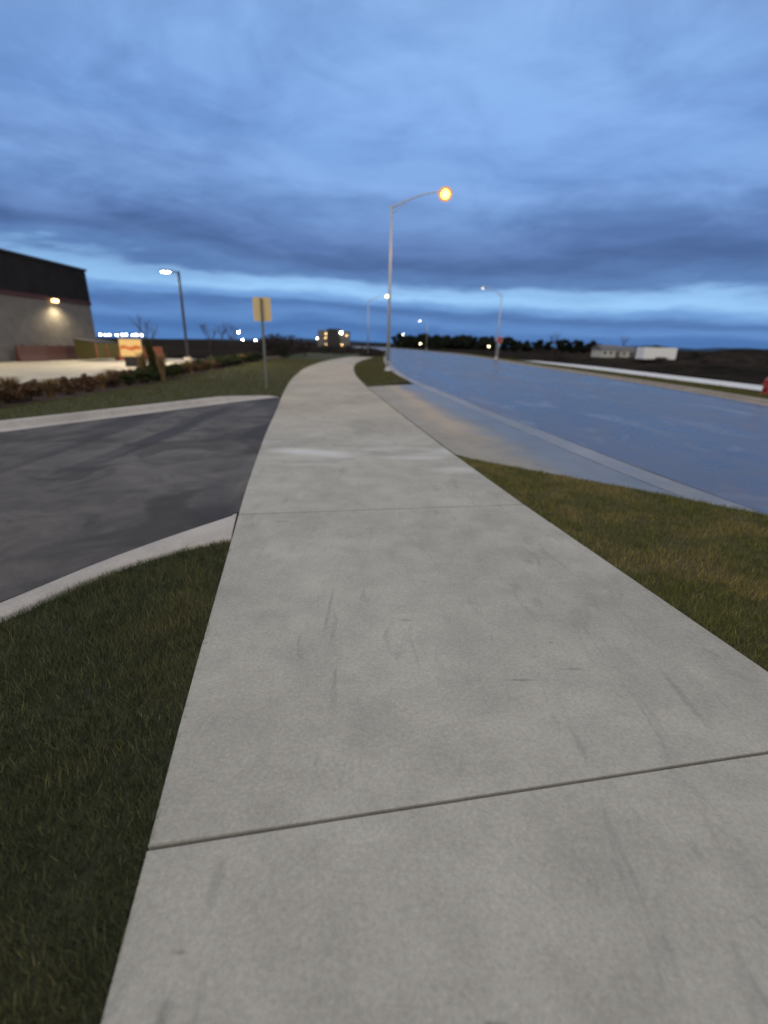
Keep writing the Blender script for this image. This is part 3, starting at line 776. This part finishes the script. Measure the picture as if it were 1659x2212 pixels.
t = empty('dumpster', (-21.7, 37.0, .02), R(-14)); tag(t, 'olive steel dumpster with orange rust streaks in front of the wall', 'dumpster')
m = MB(); m.prism([(-.8, .15), (.8, .15), (.95, 1.0), (.95, 1.25), (-.9, 1.45), (-.9, .6)], -1.15, 1.15, Matrix.Rotation(R(90), 4, 'X') @ Matrix.Rotation(0, 4, 'Z'), .02); m.build('body', M['olive'], t)
m = MB(); m.prism([(-.93, 1.46), (.98, 1.26), (.98, 1.31), (-.93, 1.51)], -1.18, 1.18, Matrix.Rotation(R(90), 4, 'X')); m.build('lid', M['black'], t)
for q in (-1.1, -.1, 1.1):
    m = MB(); m.box((.93, q, .75), (.08, .09, 1.0)); m.build('rib', M['orange'], t)

# ------------------------------------------------------------------ hydrant and octagonal sign
t = empty('fire_hydrant', (16.15, 20.7, .0)); tag(t, 'dark red fire hydrant on the verge at the right edge', 'hydrant')
m = MB(); m.tube([(0, 0, -.05), (0, 0, .06)], .17, 14); m.tube([(0, 0, .06), (0, 0, .52)], [.125, .115], 14); m.tube([(0, 0, .5), (0, 0, .55)], .155, 14); m.build('barrel', M['hyd'], t)
m = MB(); m.ball((0, 0, .55), .13, (1, 1, 1), 2); m.tube([(0, 0, .66), (0, 0, .74)], .035, 6); m.build('bonnet', M['hyd'], t)
for sx, sy, r in ((1, 0, .06), (-1, 0, .06), (0, -1, .085)):
    m = MB(); m.tube([(sx*.09, sy*.09, .40), (sx*.2, sy*.2, .40)], r, 10); m.build('outlet', M['hyd'], t)
t = empty('stop_sign', (15.1, 68, 0), R(12)); tag(t, 'red octagonal road sign on a pale post across the road', 'sign')
m = MB(); m.box((0, 0, 1.5), (.09, .06, 3.0)); m.build('post', M['galv'], t)
oc = lambda r: [(r*math.cos(R(22.5+45*i)), r*math.sin(R(22.5+45*i))) for i in range(8)]
MX = Matrix.Translation((0, -.05, 2.45)) @ Matrix.Rotation(R(90), 4, 'X')
m = MB(); m.prism(oc(.50), -.004, .004, MX); pl = m.build('plate', M['white'], t)
m = MB(); m.prism(oc(.46), .006, .010, MX); m.build('red_face', M['stopred'], pl)

# ------------------------------------------------------------------ plants
def leafcloud(n, size, shape, rng):
    """n small bent quads spread over clumps inside 'shape' (list of (centre, radii))"""
    wts = np.array([r[0]*r[1]*r[2] for c, r in shape])**.66; wts /= wts.sum(); which = rng.choice(len(shape), n, p=wts)
    C_ = np.array([c for c, r in shape])[which]; Rr = np.array([r for c, r in shape])[which]
    dv = rng.normal(size=(n, 3)); dv /= np.linalg.norm(dv, axis=1)[:, None]
    rad = rng.rand(n)**.38
    P_ = C_ + dv*Rr*rad[:, None]
    u = rng.normal(size=(n, 3)); u /= np.linalg.norm(u, axis=1)[:, None]; v = np.cross(u, rng.normal(size=(n, 3))); v /= np.linalg.norm(v, axis=1)[:, None]
    s = size*(.5+rng.rand(n))[:, None]
    V = np.stack([P_-u*s, P_-v*s*.6, P_+u*s, P_+v*s*.6], 1).reshape(-1, 3)
    F = np.arange(4*n).reshape(-1, 4); return V, F, np.repeat(rng.rand(n), 4)
def clumps(rng, n, rx, ry, z0, z1, cr):
    out_ = []
    for _ in range(n):
        z = rng.uniform(z0, z1); q = (z-z0)/(z1-z0); f = math.sqrt(max(.08, 1-(2*q-1)**2*.8)); a = rng.uniform(0, 6.28); r = math.sqrt(rng.rand())
        out_.append(((rx*f*r*math.cos(a), ry*f*r*math.sin(a), z), (cr*rng.uniform(.6, 1.2), cr*rng.uniform(.6, 1.2), cr*rng.uniform(.5, .9))))
    return out_
def tree_proto(seed, H, rx, nl=1500, size=.22, kind='leaf_dark', z0=.18):
    rng = np.random.RandomState(seed)
    t = empty('tree', (0, 0, 0))
    V, F, rn = leafcloud(nl, size, clumps(rng, 16, rx, rx, H*z0+rx*.25, H-rx*.22, rx*.42), rng)
    link('crown', npmesh('crown', V, F, rn), M[kind], t)
    m = MB(); m.tube([(0, 0, -.3), (.05, 0, H*.35), (0, .05, H*.8)], [H*.03, H*.022, H*.008], 7)
    for i in range(5):
        a = rng.uniform(0, 6.28); z = H*rng.uniform(.3, .6); m.tube([(0, 0, z), (rx*.6*math.cos(a), rx*.6*math.sin(a), z+rx*.4)], [H*.012, H*.005], 5)
    m.build('trunk', M['bark'], t)
    return t
def bare_tree(loc, H, seed, label, spread=.5, levels=4, r0=.05, group=None):
    rng = random.Random(seed); t = empty('bare_tree', loc); tag(t, label, 'tree', group)
    mt = MB(); mb = MB()
    mt.tube([(0, 0, -.1), (rng.uniform(-.05, .05), 0, H*.25), (0, 0, H*.5)], [r0, r0*.8, r0*.6], 8)
    def br(p, dvec, L_, r, lv):
        q = p + dvec*L_*.5 + Vector((rng.uniform(-1, 1), rng.uniform(-1, 1), 0))*L_*.06; e = p+dvec*L_
        mb.tube([p, q, e], [r, r*.75, r*.45], 4, False)
        if lv == 0: return
        for k_ in range(3):
            nd = (dvec + Vector((rng.uniform(-1, 1), rng.uniform(-1, 1), rng.uniform(-.1, .8)))*spread*1.1).normalized()
            br(p+dvec*L_*rng.uniform(.5, 1), nd, L_*rng.uniform(.55, .75), r*.55, lv-1)
    for i in range(6):
        a = i*1.05+rng.uniform(-.3, .3); z = H*rng.uniform(.28, .5)
        br(Vector((0, 0, z)), Vector((math.cos(a)*spread, math.sin(a)*spread, 1)).normalized(), H*.26, r0*.45, levels-1)
    mt.build('trunk', M['bark'], t); mb.build('branches', M['bark'], t)
    return t
def place(proto, used, x, y, rz, sc, label, group, cat='tree'):
    o = proto if not used else copy_tree(proto)
    o.location = (x, y, 0); o.rotation_euler.z = rz; o.scale = (sc, sc, sc) if not hasattr(sc, '__len__') else sc
    tag(o, label, cat, group); return o
# long dark belt behind the road end, then the looser groups to the right
protos = [tree_proto(40+i, 6, 2.7+.25*i, 3200, .36, 'leaf_dark', -.06) for i in range(3)]
used = [False]*3
belt = []
for i in range(24):
    belt.append((5.5+i*1.85+random.uniform(-.5, .5), 232+random.uniform(-4, 6), random.uniform(.84, 1.0)*(1-.03*math.sin(i))))
BG = 'trees of the long dark belt behind the road'
for i, (x, y, s_) in enumerate(belt):
    k_ = i % 3; place(protos[k_], used[k_], x, y, random.uniform(0, 6), (s_*1.1, s_*1.1, s_*1.12), 'dark tree in the long belt behind the road, '+('left third by the lamp pole' if i < 8 else 'middle third' if i < 16 else 'right third towards the red sign'), BG); used[k_] = True
glab = ['dark tree just right of the red octagonal sign, peaked and tallest of its group', 'dark low tree, second of the group right of the red sign', 'dark tree in the middle of the group right of the red sign', 'dark tree, fourth of the group right of the red sign', 'dark tree, fifth of the group right of the red sign, before the gap']
for i, x in enumerate([47.5, 51.8, 56.2, 60.6, 64.6]):
    s_ = [1.0, .8, .82, .84, .80][i]
    place(protos[i % 3], True, x, 200, i*1.3, (s_*1.1, s_*1.1, s_*.90), glab[i], 'dark trees right of the red sign')
for i, (x, s_, lb) in enumerate([(66.5, .95, 'round dark tree on the left of the pair beside the pale houses'), (72.3, 1.0, 'broad dark tree in the middle of the clump beside the pale houses'), (76.8, .96, 'dark tree nearest the pale houses')]):
    place(protos[i], True, x, 190, i*2.1, (s_*1.15, s_*1.15, s_*.84), lb, 'dark trees beside the pale houses')
# low far scrub on the right
sc_proto = tree_proto(71, 2.6, 2.2, 900, .16, 'leaf_purple', .0)
lab = 'low brown scrub bush on the dark field'
first = True
rr = random.Random(5)
def where_(x, y): return lab+(', in front of the white trailer' if y < 76 else ', on the low bank at the right edge' if x/y > .66 else ', right of the white trailer' if x/y > .56 else ', left of the white trailer')
for i in range(46):
    if i < 30: x = rr.uniform(44, 135); y = rr.uniform(85, 150); 
    else: x = rr.uniform(22, 60); y = rr.uniform(60, 110)
    if 34 < x < 64 and 76 < y < 125: continue
    if i >= 30 and i % 2: x, y = rr.uniform(33, 56), rr.uniform(64, 74)
    s_ = rr.uniform(.55, .9) if i < 30 else rr.uniform(.3, .5)
    place(sc_proto, not first, x, y, rr.uniform(0, 6), (s_*1.2, s_*1.2, s_*.7), where_(x, y), 'scrub bushes on the field', 'bush'); first = False
for x, y, s_, lb in [(122, 140, 1.2, 'dark evergreen at the right edge of the field, the left one'), (132, 138, 1.15, 'dark evergreen at the very right edge of the field'), (63.8, 118, .5, 'small dark tree standing right behind the white trailer')]:
    place(protos[1], True, x, y, 2, (s_*.8, s_*.8, s_*.62) if s_ > 1 else s_, lb, 'evergreens on the right horizon')
bare_tree((39.8, 120, -.1), 6.3, 3, 'bare round-topped tree above the gap in the dark tree line', .55, 3, .12)
bare_tree((66, 140, -.1), 6.2, 4, 'faint bare tree rising over the white trailer', .5, 3, .10)
bare_tree((-39.8, 120, -.1), 5.2, 5, 'small bare tree left of the bright far lamps', .5, 3, .12)
bare_tree((-34, 110, -.1), 3.8, 15, 'low bare tree under the bright lamps left of the tan sign', .6, 3, .10)
bare_tree((-14.1, 29.2, 0), 3.0, 6, 'bare young tree beside the lit yellow sign, crown above the horizon', .55, 4, .05)
bare_tree((-16.5, 46, 0), 3.6, 8, 'bare young tree at the left of the lot lamp pole', .5, 4, .05)
bare_tree((-19.6, 62, 0), 4.2, 9, 'bare young tree close left of the lot lamp pole, farther off', .5, 4, .06)

# dark thickets beyond the sign
for i, (x, y, s_, kd, lb) in enumerate([(-12.6, 58, (1.5, 1.2, 1.0), 'leaf_purple', 'dark leafless thicket right behind the tan sign post'), (-10.0, 60, (1.3, 1.1, .9), 'leaf_purple', 'brown thicket right of the tan sign post'),
        (-14.0, 64, (1.5, 1.2, 1.0), 'leaf_dark', 'blackish shrub mass peeping over the thicket behind the sign'), (-10.6, 50, (.5, .5, .75), 'leaf_dark', 'small black shrub in front of the brown thicket'),
        (-9.6, 78, (.8, .8, .62), 'leaf_dark', 'dark shrub beside the far end of the pavement'), (-13.5, 84, (1.4, 1, .6), 'leaf_purple', 'low brown brush beyond the pavement bend'),
        (-6.5, 72, (1.3, 1, .62), 'leaf_purple', 'low brown brush where the pavement ends at the horizon'), (-3.0, 68, (1.0, .9, .5), 'leaf_purple', 'low brush just left of the tall lamp pole'), (-.9, 66, (.7, .7, .42), 'leaf_purple', 'low brush touching the foot of the tall lamp pole from behind'),
        (-16.5, 70, (1.6, 1, .8), 'leaf_purple', 'low brown brush left of the tan sign post')]):
    p = tree_proto(90+i, 2.6, 1.6, 1300, .09, kd, .0); p.location = (x, y, -.1); p.scale = s_; p.name = 'bush'; tag(p, lb, 'bush', 'bushes beyond the tan sign')

# hedge row: brown and green shrubs and straw tufts in the bed
def shrub_proto(seed, kind, n=1500, size=.035):
    rng = np.random.RandomState(seed); t = empty('shrub', (0, 0, 0))
    V, F, rn = leafcloud(n, size, clumps(rng, 14, .42, .42, .16, .60, .17), rng)
    link('foliage', npmesh('foliage', V, F, rn), M[kind], t)
    m = MB()
    for i in range(7): a = i*.9; m.tube([(0, 0, -.05), (.22*math.cos(a), .22*math.sin(a), .4)], [.012, .005], 4)
    m.build('stem', M['bark'], t); return t
def tuft_proto(seed, n=420, H=.85):
    rng = np.random.RandomState(seed); t = empty('ornamental_grass', (0, 0, 0))
    a = rng.uniform(0, 6.28, n); sp = rng.uniform(.05, .42, n)*H; h = H*rng.uniform(.55, 1, n); r0 = rng.uniform(0, .10, n); w_ = .007
    cx, cy = np.cos(a), np.sin(a); px, py = -cy*w_, cx*w_
    V = []
    def pt(r, z, s): return np.stack([cx*r+px*s, cy*r+py*s, z], 1)
    V = np.stack([pt(r0, np.full(n, -.02), 1), pt(r0, np.full(n, -.02), -1), pt(r0+sp*.4, h*.72, -1), pt(r0+sp*.4, h*.72, 1), pt(r0+sp, h, -.4), pt(r0+sp, h, .4)], 1).reshape(-1, 3)
    b = np.arange(n)[:, None]*6; F = np.concatenate([b+np.array([[0, 1, 2, 3]]), b+np.array([[3, 2, 4, 5]])])
    link('blades', npmesh('blades', V, F, np.repeat(rng.rand(n), 6)), M['straw'], t); return t
sp = {'b': shrub_proto(1, 'leaf_brown', 2200), 'g': shrub_proto(2, 'leaf_green', 2200), 't': tuft_proto(3), 'd': shrub_proto(5, 'leaf_dark', 1800)}
us = dict.fromkeys(sp, False)
HL = {'b': 'rusty brown shrub in the dense planting bed along the lot', 'g': 'low dark green shrub in the planting bed along the lot', 't': 'straw coloured grass tuft in the planting bed along the lot', 'd': 'blackish shrub in the planting bed along the lot'}
HN = {'b': 'brown shrubs in the bed', 'g': 'green shrubs in the bed', 't': 'straw tufts in the bed', 'd': 'blackish shrubs in the bed'}
y = 8.6; rr = random.Random(12)
seq = 'bbtbbbbtbbtbgggtggtbtbbgtbgddgdgdtdgdgddg'
for i, c in enumerate(seq):
    for rowi in (0, 1):
        cc = c if rowi == 0 else rr.choice('bbt' if i < 13 else 'gb' if i < 24 else 'dg')
        x = float(hedge_x(y)) - .45 - rowi*.75 + rr.uniform(-.12, .12)
        s_ = rr.uniform(.80, 1.05) * (1.0 if y < 30 else 1.15)
        if 13.6 < y < 18: s_ *= .85
        o = sp[cc] if not us[cc] else copy_tree(sp[cc]); us[cc] = True
        o.location = (x, y+rr.uniform(-.12, .12)+rowi*.3, 0); o.rotation_euler.z = rr.uniform(0, 6); o.scale = (s_*1.1, s_*1.1, s_*(.85 if cc != 't' else .8))
        where = ', near the left picture edge' if y < 13.5 else ', below the lit yellow sign' if y < 20 else ', under the lot lamp' if y < 33 else ', far end behind the sign'
        lb_ = HL[cc].replace(' in the dense planting bed along the lot', ' in the bed').replace(' in the planting bed along the lot', ' in the bed')
        lb_ += (', front row' if rowi == 0 else ', back row')+where
        tag(o, lb_, 'grass tuft' if cc == 't' else 'shrub', HN[cc])
    y += .62 + y*.012
# upright evergreen with straw either side
t = empty('columnar_shrub', (-9.75, 20.3, 0)); tag(t, 'dark upright narrow evergreen rising from the bed right of the lit sign', 'shrub')
rng = np.random.RandomState(8)
V, F, rn = leafcloud(2600, .04, [((rng.uniform(-.1, .1), rng.uniform(-.1, .1), z), (.24*(1-.3*z), .24*(1-.3*z), .22)) for z in np.linspace(.15, 1.5, 12)], rng)
link('foliage', npmesh('foliage', V, F, rn), M['leaf_green'], t)
m = MB(); m.tube([(0, 0, -.05), (0, 0, 1.4)], [.03, .01], 6); m.build('stem', M['bark'], t)
for dx, dy, lb in ((.42, -.1, 'tall straw grass tuft touching the right side of the upright evergreen'), (-.45, .1, 'tall straw grass tuft touching the left side of the upright evergreen')):
    o = copy_tree(sp['t']); o.location = (-9.75+dx, 20.3+dy, 0); o.scale = (.8, .8, 1.35); tag(o, lb, 'grass tuft', 'straw tufts in the bed')

# ------------------------------------------------------------------ far buildings
def house(x, y, rz, L_, W_, H_, rise, label, wm='pale'):
    t = empty('house', (x, y, -.15), rz); tag(t, label, 'house')
    m = MB(); m.box((0, 0, H_/2), (L_, W_, H_)); m.build('wall', M[wm], t)
    m = MB(); m.prism([(-W_/2-.3, H_), (W_/2+.3, H_), (0, H_+rise)], -L_/2-.3, L_/2+.3, Matrix.Rotation(R(90), 4, 'Z') @ Matrix.Rotation(R(90), 4, 'X')); m.build('roof', M['roof'], t)
    for i in range(3):
        xx = -L_/2+L_*(i+.5)/3
        m = MB(); m.box((xx, -W_/2-.02, H_*.55), (L_*.13, .06, H_*.32)); m.build('window', M['glass'], t)
    m = MB(); m.box((L_*.38, -W_/2-.02, H_*.4), (.9, .06, H_*.75)); m.build('door', M['roof'], t)
    return t
house(48.2, 110, R(10), 4.2, 4, 1.7, .9, 'pale beige building with small dark windows beside the dark trees')
house(52.6, 112, R(-6), 4.2, 4, 1.6, .8, 'pale building nearest the left end of the white trailer')
house(57.6, 105, R(4), 3.2, 3, 1.5, .12, 'small white flat building just right of the white trailer', 'white')
t = empty('trailer', (43.2, 80, -.15), R(3)); tag(t, 'plain white box trailer on the dark field', 'trailer')
m = MB(); m.box((0, 0, 1.25), (5.4, 2.2, 1.75), 0, .04); m.build('body', M['white'], t)
m = MB(); m.box((0, 0, .34), (5.3, 1.9, .08)); m.tube([(-2.6, 0, .34), (-3.6, 0, .34)], .05, 6); m.build('chassis', M['black'], t)
for x in (.1, .95):
    m = MB(); m.tube([(x, -1.12, .36), (x, -.9, .36)], .34, 14); m.build('wheel', M['tyre'], t)
t = empty('office_block', (-21.5, 200, -.1)); tag(t, 'far pale block with a dark central bay on the horizon', 'building')
m = MB(); m.box((-4.2, 1, 3.1), (3.8, 8, 6.2)); m.build('wall', M['block_far'], t)
m = MB(); m.box((4.2, 1, 3.0), (3.6, 8, 6.0)); m.build('wall', M['block_far'], t)
m = MB(); m.box((0, 0, 3.4), (4.5, 9, 6.8)); m.build('stair_bay', M['brick'], t)
for x, z, em in ((-2.9, 4.9, 'em_warm'), (-3.1, 3.4, 'em_warm'), (-2.9, .9, 'em_warm'), (3.1, 5.4, 'em_far'), (5.2, 4.4, 'em_warm'), (3.3, .9, 'em_warm')):
    m = MB(); m.box((x, -3.1, z), (.4 if em == 'em_warm' else .6, .2, .3 if em == 'em_warm' else .6)); m.build('wall_lamp', M[em], t)
print('objects', len(bpy.data.objects))
